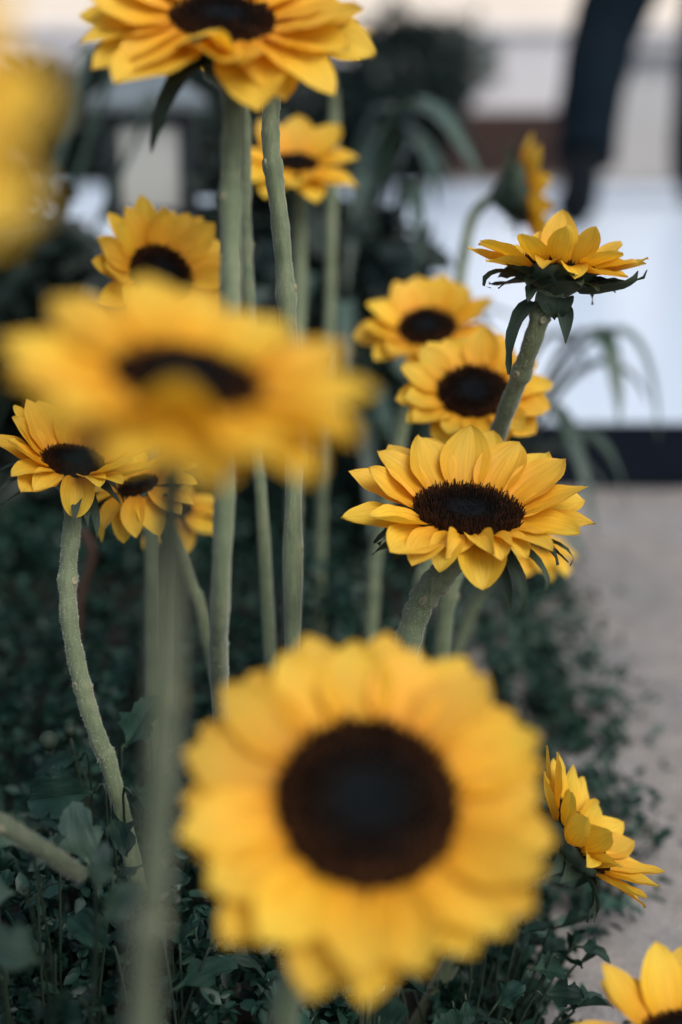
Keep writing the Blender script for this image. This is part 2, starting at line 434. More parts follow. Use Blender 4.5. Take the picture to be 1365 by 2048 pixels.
def sunflower(label, px, py, d, a, s, rd, L, W, n=22, lift=18, liftv=0.0, curl=-10, seed=1, stem=(), r=0.0058, nodes=(),
              hero=False, hairs=0, rings=2, bracts=14, blen=None, bdroop=0, dome=0.18, custom=None, skip=(), bcustom=(),
              jit=1.0, phase=0.0, base=None, rec=1.0, tipc=0, cupv=0.28, rside=0.0, ff=None, flare=1.35, sm=None, bskip=None, gap=13):
    """a: angle between the flower's axis and the line to the lens; s: screen direction of the axis, clockwise from up"""
    rnd = random.Random(seed)
    c = at(px, py, d)
    view = (CAMP - c).normalized()
    su = (UP - view * UP.dot(view)).normalized(); sr = su.cross(view)
    ax = (view * math.cos(R(a)) + (su * math.cos(R(s)) + sr * math.sin(R(s))) * math.sin(R(a))).normalized()
    X, Y, Z = frame_from(ax)
    # stem points
    back = c - Z * rd * 0.75 * rec
    pts = [back, back - Z * rd * 0.5] if not stem else [back]
    pts += [at(*q) for q in stem]
    if base is not None:
        pts.append(Vector((base[0], base[1], 0)))
    else:
        e = (pts[-1] - pts[-2]).normalized()
        if e.z > -0.5: e = (e + Vector((0, 0, -1.2))).normalized()
        e.x *= 0.6; e.y *= 0.5
        k = pts[-1].z / max(0.3, -e.z)
        pts.append(Vector((pts[-1].x + e.x * k, pts[-1].y + e.y * k, 0.0)))
    root = empty('sunflower', pts[-1], label, 'sunflower', GROUP)
    off = root.location
    make_stem(root, pts, r, nodes, seed, hairs, flare=flare, m_=sm)
    H = lambda v: c + X * v[0] + Y * v[1] + Z * v[2] - off
    # receptacle: a cup from the stem to the disk
    prof = [(0.30, -0.80), (0.42, -0.70), (0.72, -0.50), (0.96, -0.26), (1.02, -0.08), (0.96, 0.0)]
    mb = MB(); sg = 24
    mb.rings([[H((math.cos(b) * rd * q * (1 + 0.04 * math.sin(b * 5 + seed)), math.sin(b) * rd * q, rd * z * rec)) for b in [2 * math.pi * k / sg for k in range(sg)]] for q, z in prof])
    mb.build('receptacle', M['receptacle'], root)
    # disk: a low dome with a dimple, with its florets
    dz = lambda q: rd * (dome * (1 - q ** 2.4) - dome * 0.55 * math.exp(-(q / 0.34) ** 2) + 0.02)
    vs = []; fs = []; tone = []; nr = 9; sg = 32
    for i in range(nr + 1):
        q = max(0.001, i / nr)
        for k in range(sg):
            b = 2 * math.pi * k / sg; vs.append(H((math.cos(b) * rd * q, math.sin(b) * rd * q, dz(q)))); tone.append(q)
    for i in range(nr):
        for k in range(sg):
            fs.append((i * sg + k, (i + 1) * sg + k, (i + 1) * sg + (k + 1) % sg, i * sg + (k + 1) % sg))
    disk = mesh_obj('seed_disk', vs, fs, M['disk'], root, cols=tone)
    N = 1500 if hero else 420
    V = []; F = []; T = []
    for k in range(N):
        q = math.sqrt((k + 0.5) / N); b = k * 2.399963
        q2 = min(1.0, q * 1.01)
        spread = rd / math.sqrt(N)
        hgt = rd * (0.035 + 0.12 * max(0, min(1, (q - 0.30) / 0.3))) * rnd.uniform(0.6, 1.3)
        if q > 0.9: hgt *= 1.1
        wd = spread * (0.95 if q < 0.4 else 0.75)
        lean = 0.25 * (1 if q > 0.75 else -0.15) + rnd.gauss(0, 0.16); la = b + rnd.gauss(0, 0.5)
        p = Vector((math.cos(b) * rd * q2, math.sin(b) * rd * q2, dz(q2) - 0.02 * rd))
        t = p + Vector((math.cos(la) * lean * hgt, math.sin(la) * lean * hgt, hgt))
        o = len(V); tn = min(1, max(0, q + rnd.gauss(0, 0.07)))
        if rnd.random() < 0.12 and q > .45: tn = min(1, tn + 0.2)
        for e in range(4):
            g = b + math.pi / 2 * e
            V.append(H(p + Vector((math.cos(g) * wd, math.sin(g) * wd, 0)))); T.append(tn * 0.75)
        for e in range(4):
            g = b + math.pi / 2 * e
            V.append(H(t + Vector((math.cos(g) * wd * 0.5, math.sin(g) * wd * 0.5, 0)))); T.append(tn)
        for e in range(4):
            F.append((o + e, o + (e + 1) % 4, o + 4 + (e + 1) % 4, o + 4 + e))
        F.append((o + 4, o + 5, o + 6, o + 7))
    fl = mesh_obj('florets', V, F, M['disk'], disk, smooth=False, cols=T); fl['kind'] = 'stuff'
    # petals
    nu, nv = (14, 8) if hero else (9, 6)
    per = n // rings; plist = []
    for g in range(rings):
        for k in range(per):
            phi = phase + 360 * (k + 0.5 * g) / per + rnd.gauss(0, 3.2 * jit)
            plist.append((phi, g))
    if custom:
        plist = [q for q in plist if not any(abs((q[0] - cu['phi'] + 180) % 360 - 180) < cu.get('clear', 7) for cu in custom)]
    for phi, g in plist:
        if any(lo <= phi % 360 <= hi for lo, hi in skip): continue
        sp = math.sin(R(phi)); cp = math.cos(R(phi))
        lf = lift + liftv * sp + rside * cp + (-0.4 if g else 0.6) * gap + rnd.gauss(0, 4 * jit)
        cl = curl + rnd.gauss(0, 8 * jit)
        Lk = L * rnd.uniform(0.88, 1.08) * (1.0 if g else 0.95); Wk = W * rnd.uniform(0.88, 1.12)
        if ff: lf, cl, Lk = ff(phi % 360, lf, cl, Lk, rnd)
        make_petal(root, c, X, Y, Z, phi, rd * (0.93 if not g else 0.97), Lk, Wk, nu, nv, lf, cl, rnd.gauss(0, 9) * jit + tipc, cupv + rnd.uniform(-.1, .15),
                   rnd.gauss(0, 9 * jit), rnd.randrange(10 ** 6), off, -0.0024 * g - 0.0003 * rnd.random(), rnd.gauss(0, 0.12 * jit))
    for cu in custom or ():
        make_petal(root, c, X, Y, Z, cu['phi'], rd * cu.get('q', 0.96), cu.get('L', L), cu.get('W', W), max(nu, 10), nv, cu.get('a0', lift), cu.get('a1', curl),
                   cu.get('a2', 0), cu.get('cup', 0.28), cu.get('tw', 0), cu.get('seed', rnd.randrange(10 ** 6)), off, cu.get('z', 0.0), cu.get('side', 0), cu.get('tipc', 0), cu.get('prof', prof_petal))
    # bracts
    bl = blen or L * 0.62
    blist = [dict(phi=360 * k / bracts + rnd.gauss(0, 6), L=bl * rnd.uniform(0.75, 1.2), W=rd * 0.72 * rnd.uniform(0.8, 1.15),
                  a0=rnd.gauss(12, 8) + bdroop * 0.3, a1=rnd.gauss(-22, 12) + bdroop, q=0.80, z=-0.34 * rd * rec * rnd.uniform(0.7, 1.3)) for k in range(bracts)]
    if bskip: blist = [q for q in blist if not bskip[0] < q['phi'] % 360 < bskip[1]]
    blist += list(bcustom)
    for bb in blist:
        V, F, U = blade(bb['L'], bb['W'], 8, 4, bb['a0'], bb['a1'], bb.get('a2', rnd.gauss(-15, 20)), 0.35, bb.get('tw', rnd.gauss(0, 25)), bb.get('prof', prof_bract), 0.05, rnd.randrange(10 ** 6), bb.get('side', rnd.gauss(0, .25)), bb.get('tipc', 0))
        ph = R(bb['phi']); rad_ = X * math.cos(ph) + Y * math.sin(ph)
        mesh_obj('bract', V, F, M['bract'], root, uvs=U, matrix=mtx(rad_, Z.cross(rad_), Z, c + rad_ * rd * bb['q'] + Z * bb['z'] - off))
    return root


def make_petal(root, c, X, Y, Z, phi, rad, L, W, nu, nv, a0, a1, a2, cup, tw, seed, off, dz, side, tipc=0, prof=prof_petal):
    V, F, U = blade(L, W, nu, nv, a0, a1, a2, cup, tw, prof, 0.035, seed, side, tipc)
    ph = R(phi); rr = X * math.cos(ph) + Y * math.sin(ph)
    return mesh_obj('petal', V, F, M['petal'], root, uvs=U, matrix=mtx(rr, Z.cross(rr), Z, c + rr * rad + Z * dz - off))


#---STRUCTURE---
# ------------------------------------------------------------------ the setting
def sheet(name, x0, x1, y0, y1, z, m, nx=1, ny=1, wav=0.0):
    v = []; f = []
    for j in range(ny + 1):
        for i in range(nx + 1):
            x = x0 + (x1 - x0) * i / nx; y = y0 + (y1 - y0) * j / ny
            v.append((x, y, z + wav * (noise.noise(Vector((x * 6, y * 6, 3.1))) + 0.5 * noise.noise(Vector((x * 21, y * 21, 7.7))))))
    for j in range(ny):
        for i in range(nx):
            k = j * (nx + 1) + i; f.append((k, k + 1, k + nx + 2, k + nx + 1))
    o = mesh_obj(name, v, f, m); o['kind'] = 'structure'; return o


sheet('ground', -150, 150, -60, 250, -0.03, M['path'])
sheet('path', 0.06, 6, -2, 1.9, 0.0, M['path'], 60, 60, 0.002)
sheet('soil', -3.0, 0.10, -1.2, 1.86, 0.006, M['soil'], 80, 80, 0.014)

# white stage with a black skirt
st = empty('stage', (1.0, 3.4, 0), 'low glossy white stage with a black skirt behind the flowers', 'stage')
mb = MB(); mb.box((-3.2, -1.53, 0.094), (2.9, 1.56, 0.10), 0.002); mb.build('deck', M['stage'], st, False)
mb = MB(); mb.box((-3.19, -1.525, -0.02), (2.89, 1.54, 0.0935)); mb.build('skirt', M['skirt'], st, False)

# low wall: brick courses below, pale render above, dark coping
lw = empty('low_wall', (0, 6.6, 0), 'low pale grey wall on a brown brick footing behind the stage', 'wall')
mb = MB(); mb.box((-5, -0.12, 0.27), (5, 0.12, 0.585)); mb.build('rendered_face', M['render'], lw, False)
mb = MB(); mb.box((-5, -0.15, 0.586), (5, 0.15, 0.622), 0.006); mb.build('coping', M['render'], lw, False)
mb = MB(); mb.box((-5, -0.11, -0.03), (5, 0.11, 0.269)); mb.build('mortar_bed', M['mortar'], lw, False)
mbk = MB(); mbk.box((-0.105, -0.012, -0.03), (0.105, 0.012, 0.03), 0.003)
brk = None; rb = random.Random(5); rest = MB()
for row in range(4):
    for k in range(44):
        x = -4.9 + k * 0.222 + (0.111 if row % 2 else 0); z = 0.035 + row * 0.068
        if -1.6 < x < 3.4:
            if brk is None: brk = mbk.build('brick', M['brick'], lw, False); o = brk
            else: o = brk.copy(); COL.objects.link(o); o.parent = lw
            o.location = (x, -0.118 + rb.uniform(-.002, .002), z)
        else:
            rest.box((x - .105, -0.13, z - .03), (x + .105, -0.106, z + .03))
q = rest.build('brickwork', M['brick'], lw, False); q['kind'] = 'stuff'

bk = empty('concrete_bench', (1.85, 5.55, 0), 'grey concrete block bench beyond the walking legs', 'bench')
mb = MB(); mb.box((-0.90, -0.2, -0.03), (1.2, 0.2, 0.50), 0.008); mb.build('block', M['block'], bk, False)
mb = MB(); mb.box((-0.94, -0.24, 0.502), (1.24, 0.24, 0.535), 0.006); mb.build('seat', M['coping'], bk, False)
mb = MB(); mb.box((-0.92, -0.26, -0.03), (1.22, -0.202, 0.075), 0.004); mb.build('plinth', M['coping'], bk, False)

cw = empty('building', (0, 10.5, 0), 'bright cream building front rising behind the low wall', 'building')
mb = MB(); mb.box((-14, 0, -0.03), (14, 5, 7)); mb.build('facade', M['cream'], cw, False)
mb = MB(); mb.box((-14.02, -0.05, -0.03), (14.02, -0.002, 0.35)); mb.build('plinth', M['render'], cw, False)
for k in range(5):
    x = -10 + k * 5
    mb = MB(); mb.box((x - 0.75, -0.06, 1.3), (x + 0.75, -0.003, 3.4)); wf = mb.build('window', M['render'], cw, False)
    mb = MB(); mb.box((x - 0.66, -0.075, 1.39), (x + 0.66, -0.061, 3.31)); mb.build('pane', M['iron'], wf, False)
#---END STRUCTURE---

# ------------------------------------------------------------------ shrubs, strap plants, ground cover
def leaf_cloud(rnd, n, pos, size, shape='oval', upbias=0.5, tone=lambda p: 0.5):
    """n leaf-sized faces; returns verts, faces, tones"""
    out = {'oval': [(0, 0, 0), (0.35, 0.26, 0.06), (0.75, 0.2, 0.03), (1, 0, -0.06), (0.75, -0.2, 0.03), (0.35, -0.26, 0.06)],
           'lobe': [(0, 0, 0), (0.22, 0.10, 0.02), (0.30, 0.42, 0.06), (0.52, 0.30, 0.05), (0.62, 0.46, 0.03), (0.80, 0.20, 0.02), (1.0, 0.0, -0.05),
                    (0.80, -0.20, 0.02), (0.62, -0.46, 0.03), (0.52, -0.30, 0.05), (0.30, -0.42, 0.06), (0.22, -0.10, 0.02)]}[shape]
    base = np.array(out); m = len(base); mid = base[len(base) // 2] * 0.5; mid[2] = -0.05
    V = []; F = []; T = []
    for k in range(n):
        p = pos(rnd)
        if p is None: continue
        s = size * rnd.uniform(0.6, 1.35)
        nz = Vector((rnd.gauss(0, 1), rnd.gauss(0, 1), rnd.gauss(0, 1) + upbias * 3)).normalized()
        X = nz.orthogonal().normalized(); a = rnd.uniform(0, 6.283); Y = nz.cross(X)
        X, Y = X * math.cos(a) + Y * math.sin(a), Y * math.cos(a) - X * math.sin(a)
        t = min(1, max(0, tone(p) + rnd.gauss(0, 0.2))); o = len(V)
        for b in base: V.append(p + (X * b[0] + Y * b[1] + nz * b[2]) * s)
        V.append(p + (X * mid[0] + nz * mid[2]) * s)
        T += [t] * (m + 1)
        F += [(o + i, o + (i + 1) % m, o + m) for i in range(m)]
    return V, F, T


def shrub(label, base, w, h, n, size, mat_, seed, cat='shrub', group=None, tz=0.15, name='shrub', fill=0.9):
    rnd = random.Random(seed)
    root = empty(name, base, label, cat, group)
    clumps = []
    for k in range(16):
        a = rnd.uniform(0, 6.283); q = math.sqrt(rnd.random()) * w * 0.42; z = h * rnd.uniform(tz, 0.86)
        sh = 1 - 0.5 * (z / h) ** 2
        clumps.append((Vector((math.cos(a) * q * sh, math.sin(a) * q * sh, z)), rnd.uniform(0.16, 0.3) * w))
    br = MB()
    for c, r_ in clumps:
        b0 = Vector((rnd.gauss(0, .015), rnd.gauss(0, .015), 0))
        br.tube([b0, b0.lerp(c, 0.4) + Vector((0, 0, 0.05 * h)), c], [0.010, 0.007, 0.004], 6)
    br.build('trunk', M['bark'], root)
    def pos(r):
        c, q = clumps[r.randrange(len(clumps))]
        v = Vector((r.gauss(0, 1), r.gauss(0, 1), r.gauss(0, 0.8))).normalized() * q * (0.35 + 0.65 * r.random() ** 0.5) * fill
        p = c + v
        return p if p.z > 0.01 else None
    V, F, T = leaf_cloud(rnd, n, pos, size, 'oval', 0.25, lambda p: 0.5)
    cr = mesh_obj('crown', V, F, mat_, root, cols=T); cr['kind'] = 'stuff'
    return root


shrub('dark bush beyond the stage, grey green at its top, right of the topmost sunflower', (0.21, 5.35, 0), 0.62, 0.64, 4200, 0.065, M['shrub'], 3, group='bushes beyond the stage')
shrub('grey green feathery bush showing over the dark bush', (0.36, 5.62, 0), 0.55, 0.66, 1500, 0.04, M['greyshrub'], 4, group='bushes beyond the stage', tz=0.6)
shrub('dark bush between the lantern and the topmost sunflower stems', (-0.42, 5.4, 0), 0.80, 0.56, 5000, 0.07, M['shrub'], 8, group='bushes beyond the stage')
shrub('dark bush behind the left side of the lantern', (-1.0, 5.45, 0), 0.85, 0.50, 5000, 0.07, M['shrub'], 9, group='bushes beyond the stage')
for lab, x, y, w, h, sd_ in (('broad leaved dark bush left of the lantern post', -0.53, 1.62, 0.42, 0.50, 11),
                             ('narrow dark bush close left of the lantern', -0.40, 1.74, 0.25, 0.44, 17),
                             ('low dark bush at the foot of the lantern post', -0.25, 1.64, 0.32, 0.35, 16),
                             ('tallest dark bush right of the lantern behind the thick stem', -0.055, 1.68, 0.27, 0.57, 12),
                             ('broad leaved dark bush at the left edge behind the sunflowers', -0.74, 1.50, 0.5, 0.46, 13),
                             ('low dark bush in front of the white stage behind the tall stems', -0.02, 1.60, 0.32, 0.41, 14)):
    shrub(lab, (x, y, 0), w, h, 3400, 0.045, M['shrub'], sd_, group='dark bushes in front of the stage')


def strap_plant(label, base, arcs, seed, w=0.017, filler=0, reach=0.3, top=0.4, lean=None):
    rnd = random.Random(seed)
    root = empty('strap_leaf_plant', base, label, 'strap-leaf plant', 'strap leaved plants behind the sunflowers'); b = Vector(base)
    L = [(Vector(p1) - b, Vector(p2) - b) for p1, p2 in arcs]
    for k in range(filler):
        a = rnd.uniform(0, 6.283) if lean is None else rnd.gauss(lean, 0.9)
        h = top * rnd.uniform(0.6, 1.1); q = reach * rnd.uniform(0.5, 1.1)
        L.append((Vector((math.cos(a) * q * .35, math.sin(a) * q * .35, h * 1.35)), Vector((math.cos(a) * q, math.sin(a) * q, h * rnd.uniform(0.25, 0.95)))))
    for k_, (c, t) in enumerate(L):
        if k_ < len(arcs): c = c * 2 - t * 0.5
        n = 14; V = []; F = []; U = []; b0 = Vector((rnd.gauss(0, .015), rnd.gauss(0, .015), 0)); ww = w * rnd.uniform(0.75, 1.2)
        sdv = None
        for i in range(n + 1):
            u = i / n; p = b0 * (1 - u) ** 2 + c * 2 * u * (1 - u) + t * u * u
            tg = ((c - b0) * (1 - u) + (t - c) * u).normalized()
            s_ = tg.cross(Vector((0, 0, 1)))
            if s_.length < 0.05: s_ = Vector((1, 0, 0))
            s_.normalize(); nn = s_.cross(tg)
            q = ww * 0.5 * prof_strap(u)
            for j, v in enumerate((-1, 0, 1)):
                V.append(p + s_ * v * q + nn * (abs(v) * q * 0.5)); U.append((j / 2, u))
        F = [(i * 3 + j, (i + 1) * 3 + j, (i + 1) * 3 + j + 1, i * 3 + j + 1) for i in range(n) for j in range(2)]
        mesh_obj('leaf', V, F, M['strap'], root, uvs=U)
    return root


D = 1.62
strap_plant('strap leaved plant arching right over the white stage towards the flower turned away', (0.0, 1.55, 0),
            [(at(770, 284, D), at(975, 385, D - .1)), (at(760, 305, D), at(960, 372, D)), (at(740, 320, D), at(930, 410, D + .05)), (at(780, 300, D), at(990, 352, D + .1)),
             (at(800, 420, D), at(838, 580, D - .1)), (at(650, 330, D), at(600, 520, D)), (at(600, 300, D), at(430, 430, D)), (at(740, 400, D), at(690, 600, D - .1)),
             (at(790, 360, D), at(880, 430, D - .15)), (at(750, 340, D), at(905, 395, D)), (at(720, 300, D + .1), at(860, 350, D))],
            21, filler=34, reach=0.24, top=0.37, w=0.026)
strap_plant('strap leaved plant drooping right in front of the black stage skirt', (0.13, 1.50, 0),
            [(at(1190, 682, 1.5), at(1318, 890, 1.5)), (at(1140, 690, 1.52), at(1240, 860, 1.45)), (at(1130, 770, 1.5), at(1300, 812, 1.55)), (at(1060, 720, 1.5), at(1180, 760, 1.5)),
             (at(1070, 820, 1.5), at(1195, 1090, 1.4)), (at(1120, 880, 1.5), at(1260, 1030, 1.5))],
            22, w=0.030, filler=7, reach=0.16, top=0.2)
strap_plant('strap leaved plant left of the lantern', (-0.50, 1.45, 0),
            [(at(160, 180, 1.6), at(20, 310, 1.6)), (at(210, 170, 1.6), at(80, 270, 1.55)), (at(280, 260, 1.6), at(130, 420, 1.6))], 23, filler=18, reach=0.26, top=0.38, lean=2.6)

# lantern on its post
ln = empty('garden_lantern', (-0.243, 1.86, 0), 'dark framed garden lantern with frosted panes and a small roof', 'lantern')
ln.rotation_euler.z = 0.13
zb, zt, hw = 0.388, 0.506, 0.057
mb = MB(); mb.tube([(0, 0, 0), (0, 0, zb - .01)], 0.014, 12); mb.build('post', M['iron'], ln)
mb = MB(); mb.box((-hw - .004, -hw - .004, zb - .014), (hw + .004, hw + .004, zb), 0.003); mb.build('base', M['iron'], ln, False)
for sx in (-1, 1):
    for sy in (-1, 1):
        mb = MB(); cx, cy = sx * (hw - .010), sy * (hw - .010)
        mb.box((cx - .010, cy - .010, zb + .0005), (cx + .010, cy + .010, zt - .0005), 0.002); mb.build('corner_post', M['iron'], ln, False)
for k in range(4):
    mb = MB(); g = hw - .021
    mb.box((-g, -hw + .006, zb + .001), (g, -hw + .010, zt - .001)); o = mb.build('pane', M['frost'], ln, False); o.rotation_euler.z = k * math.pi / 2
    mb = MB(); mb.box((-g + .0005, -hw + .002, zt - .016), (g - .0005, -hw + .0055, zt - .0012)); o = mb.build('top_rail', M['iron'], ln, False); o.rotation_euler.z = k * math.pi / 2
mb = MB(); e = hw + .014
mb.rings([[(-x * e, -y * e, z) if False else (x * e * s, y * e * s, z) for x, y in ((-1, -1), (1, -1), (1, 1), (-1, 1))] for z, s in ((zt, 1), (zt + .012, 1.02), (zt + .016, .96), (zt + .05, .3), (zt + .054, .1))])
mb.build('roof', M['roofmetal'], ln, False)

# --- ground cover
rg = random.Random(77)
def edge_x(y): return min(0.195, max(0.06, 0.115 + (y - 0.85) * 0.28)) + 0.035 * noise.noise(Vector((y * 3.1, 1.7, 0))) + 0.035 * noise.noise(Vector((y * 9, 4.2, 0)))
def mound(x, y):
    e = edge_x(y) - x
    h = 0.125 + 0.045 * noise.noise(Vector((x * 5, y * 5, 0))) + 0.03 * noise.noise(Vector((x * 14, y * 14, 2)))
    return max(0.012, h * min(1, max(0, e + 0.03) / 0.17) ** 0.6)
def cover_pos(y0, y1, x0, fr):
    def pos(r):
        y = r.uniform(y0, y1); x = edge_x(y) + 0.02 - abs(r.random() ** 1.15) * (edge_x(y) - x0)
        if r.random() < 0.06: x = edge_x(y) + abs(r.gauss(0, 0.035))
        # sprigs: pull leaves towards clump centres
        k = Vector((round(x / 0.035) * 0.035, round(y / 0.035) * 0.035, 0)) + noise.noise_vector(Vector((round(x / .035), round(y / .035), 3))) * 0.02
        x = x * .55 + k.x * .45; y = y * .55 + k.y * .45
        z = mound(x, y)
        if noise.noise(Vector((x * 17, y * 17, 5))) < -0.25 and x > edge_x(y) - 0.10: return None
        return Vector((x, y, max(0.008, z * (1 - 0.75 * r.random() ** 1.7))))
    return pos
tn = lambda p: 0.35 + 0.25 * noise.noise(p * 30)
V1, F1, T1 = leaf_cloud(rg, 34000, cover_pos(0.62, 1.15, -0.75, 1), 0.0095, 'oval', 0.22, tn)
V2, F2, T2 = leaf_cloud(rg, 24000, cover_pos(1.05, 1.85, -1.1, 1), 0.0125, 'oval', 0.35, tn)
V3, F3, T3 = leaf_cloud(rg, 12000, cover_pos(0.25, 0.75, -0.5, 1), 0.013, 'oval', 0.3, tn)
# trailing sprigs that leave the bed
V4, F4, T4 = [], [], []
SPR = [(1235, 1420, 5), (1275, 1415, 4), (1180, 1330, 9), (1130, 1260, 9), (1150, 1400, 7), (1215, 1590, 10), (1245, 1630, 9), (1190, 1560, 9), (1330, 1690, 4), (1290, 1650, 3), (1200, 1800, 9), (1235, 1790, 6),
       (1160, 1770, 8), (1090, 1330, 9), (1060, 1180, 9), (1110, 1190, 7), (1040, 1250, 9), (1000, 1900, 22), (1045, 1955, 22), (950, 1850, 22), (900, 1950, 26), (1085, 1930, 12), (960, 2010, 24), (1060, 2030, 16), (1010, 1830, 14)]
for px, py, n_ in SPR:
    dd = CAM_H / (math.sin(PITCH) + (py - 1024) / FPX * math.cos(PITCH)); c0 = at(px, py, dd * 0.975)
    pos = lambda r: c0 + Vector((r.gauss(0, .010), r.gauss(0, .022), abs(r.gauss(0, .010)) + .002))
    a_, b_, c_ = leaf_cloud(rg, n_ * 3, pos, 0.013, 'oval', 0.5, tn)
    o = len(V4); V4 += a_; F4 += [tuple(i + o for i in q) for q in b_]; T4 += c_
    # its runner back to the bed
    e0 = Vector((edge_x(c0.y) - .03, c0.y + rg.uniform(-.04, .06), .03)); mbs = tube_rings([c0, c0.lerp(e0, .5) + Vector((0, 0, .012)), e0], 0.0009, 4)
    o = len(V4)
    for r_ in mbs: V4 += r_; T4 += [0.5] * 4
    for i in range(2):
        for j in range(4): F4.append((o + i * 4 + j, o + i * 4 + (j + 1) % 4, o + (i + 1) * 4 + (j + 1) % 4, o + (i + 1) * 4 + j))
AV, AF, AT = [], [], []
for v_, f_, t_ in ((V1, F1, T1), (V2, F2, T2), (V3, F3, T3), (V4, F4, T4)):
    o = len(AV); AV += v_; AF += [tuple(i + o for i in q) for q in f_]; AT += t_
gc = mesh_obj('ground_cover', AV, AF, M['cover'], cols=AT); gc['kind'] = 'stuff'


# grit and bits lying on the path
mb = MB(); rp = random.Random(31)
for k in range(900):
    x = rp.uniform(0.10, 0.75); y = rp.uniform(0.5, 1.8); s = rp.uniform(0.0008, 0.0028)
    ring = [Vector((x + math.cos(b) * s, y + math.sin(b) * s * .8, 0.001)) for b in (0, 1.25, 2.5, 3.8, 5.0)]
    mb.add(ring + [Vector((x, y, s * .9 + .001))], [(i, (i + 1) % 5, 5) for i in range(5)])
q = mb.build('grit', M['pebble']); q['kind'] = 'stuff'


# --- leafy plants in the foreground, leaves as parts
def lobed_leaf(L, seed):
    """a three to five lobed, toothed leaf with a midrib fold"""
    rnd = random.Random(seed)
    out = [(0, 0.02), (0.12, 0.04), (0.22, 0.11), (0.31, 0.23), (0.38, 0.36), (0.46, 0.40), (0.50, 0.38), (0.56, 0.42), (0.60, 0.35), (0.62, 0.26), (0.70, 0.30), (0.77, 0.34), (0.82, 0.30), (0.88, 0.29),
           (0.90, 0.21), (0.95, 0.19), (0.98, 0.11), (1.02, 0.0)]
    n = 4; V = []; U = []
    fold = rnd.uniform(0.05, 0.9); arch = rnd.uniform(-0.3, 0.9)
    for sgn in (1, -1):
        for i, (u, w) in enumerate(out):
            w *= rnd.uniform(0.88, 1.12)
            for j in range(n):
                v = j / (n - 1); yy = sgn * w * v
                zz = fold * abs(yy) - arch * u * u * 0.6 + 0.06 * math.sin(u * 12 + sgn) * v
                V.append((u * L, yy * L, zz * L)); U.append((0.5 + 0.5 * sgn * v * w * 2, u))
    F = []
    for s in range(2):
        for i in range(len(out) - 1):
            for j in range(n - 1):
                a = s * len(out) * n + i * n + j
                q = (a, a + n, a + n + 1, a + 1)
                F.append(q if s else q[::-1])
    return V, F, U


LEAF_ME = []
for k in range(8):
    V, F, U = lobed_leaf(1.0, 900 + k)
    o = mesh_obj('leaf', V, F, M['leaf'], uvs=U); LEAF_ME.append(o.data); bpy.data.objects.remove(o)


def leafy_plant(label, base, n, h, spread, size, seed, extra=(), buds=(), pale=False):
    rnd = random.Random(seed)
    root = empty('leafy_plant', base, label, 'leafy plant', 'lobed leaf plants in the flower bed'); b = Vector(base)
    specs = []
    for k in range(n):
        a = rnd.uniform(0, 6.283); q = spread * math.sqrt(rnd.random()); z = h * rnd.uniform(0.35, 1.05) * (1 - 0.35 * (q / spread) ** 2)
        p = Vector((math.cos(a) * q, math.sin(a) * q, z))
        d = Vector((math.cos(a) + rnd.gauss(0, .5), math.sin(a) + rnd.gauss(0, .5), rnd.gauss(0.15, .4)))
        specs.append((p, d, Vector((rnd.gauss(0, .4), rnd.gauss(0, .4), 1)), size * rnd.uniform(0.65, 1.2)))
    for (p, d, u, s_) in extra: specs.append((Vector(p) - b, Vector(d), Vector(u), s_))
    for q_, (p, d, u, s_) in enumerate(specs):
        d = d.normalized(); y = u.cross(d).normalized(); z = d.cross(y)
        o = bpy.data.objects.new('leaf', LEAF_ME[rnd.randrange(8)]); COL.objects.link(o); o.parent = root
        if pale and q_ >= n: o.material_slots[0].link = 'OBJECT'; o.material_slots[0].material = M['leaf_lit']
        wd_ = rnd.uniform(0.55, 0.95); o.matrix_basis = mtx(d, y, z, p) @ Matrix.Diagonal((s_, s_ * wd_, s_, 1))
        mid = Vector((p.x * .4, p.y * .4, p.z * .55))
        mb = MB(); mb.tube(catmull([Vector((rnd.gauss(0, .012) + p.x * .3, rnd.gauss(0, .012) + p.y * .3, 0)), mid + Vector((p.x, p.y, 0)) * .3, p - d * s_ * .12, p + d * s_ * .05], 4), 0.0008, 5)
        st_ = mb.build('leaf_stalk', M['bract'], root)
    for p, s_ in buds:
        p = Vector(p) - b
        mb = MB()
        mb.rings([[p + Vector((math.cos(q) * r_ * s_, math.sin(q) * r_ * s_, z_ * s_)) for q in [2 * math.pi * e / 12 for e in range(12)]]
                  for z_, r_ in ((-.9, .3), (-.6, .75), (0, 1), (.5, .86), (.85, .5), (1, .1))])
        mb.build('bud', M['bract'], root)
        mb = MB(); mb.tube(catmull([p - Vector((0, 0, s_ * .8)), p * .75, p * .35, Vector((0, 0, 0.01))], 4), 0.0012, 5); mb.build('bud_stalk', M['bract'], root)
    return root


def on_ground(px, py, z=0.0):
    dd = (CAM_H - z) / (math.sin(PITCH) + (py - 1024) / FPX * math.cos(PITCH)); p = at(px, py, dd); return (p.x, p.y, 0)


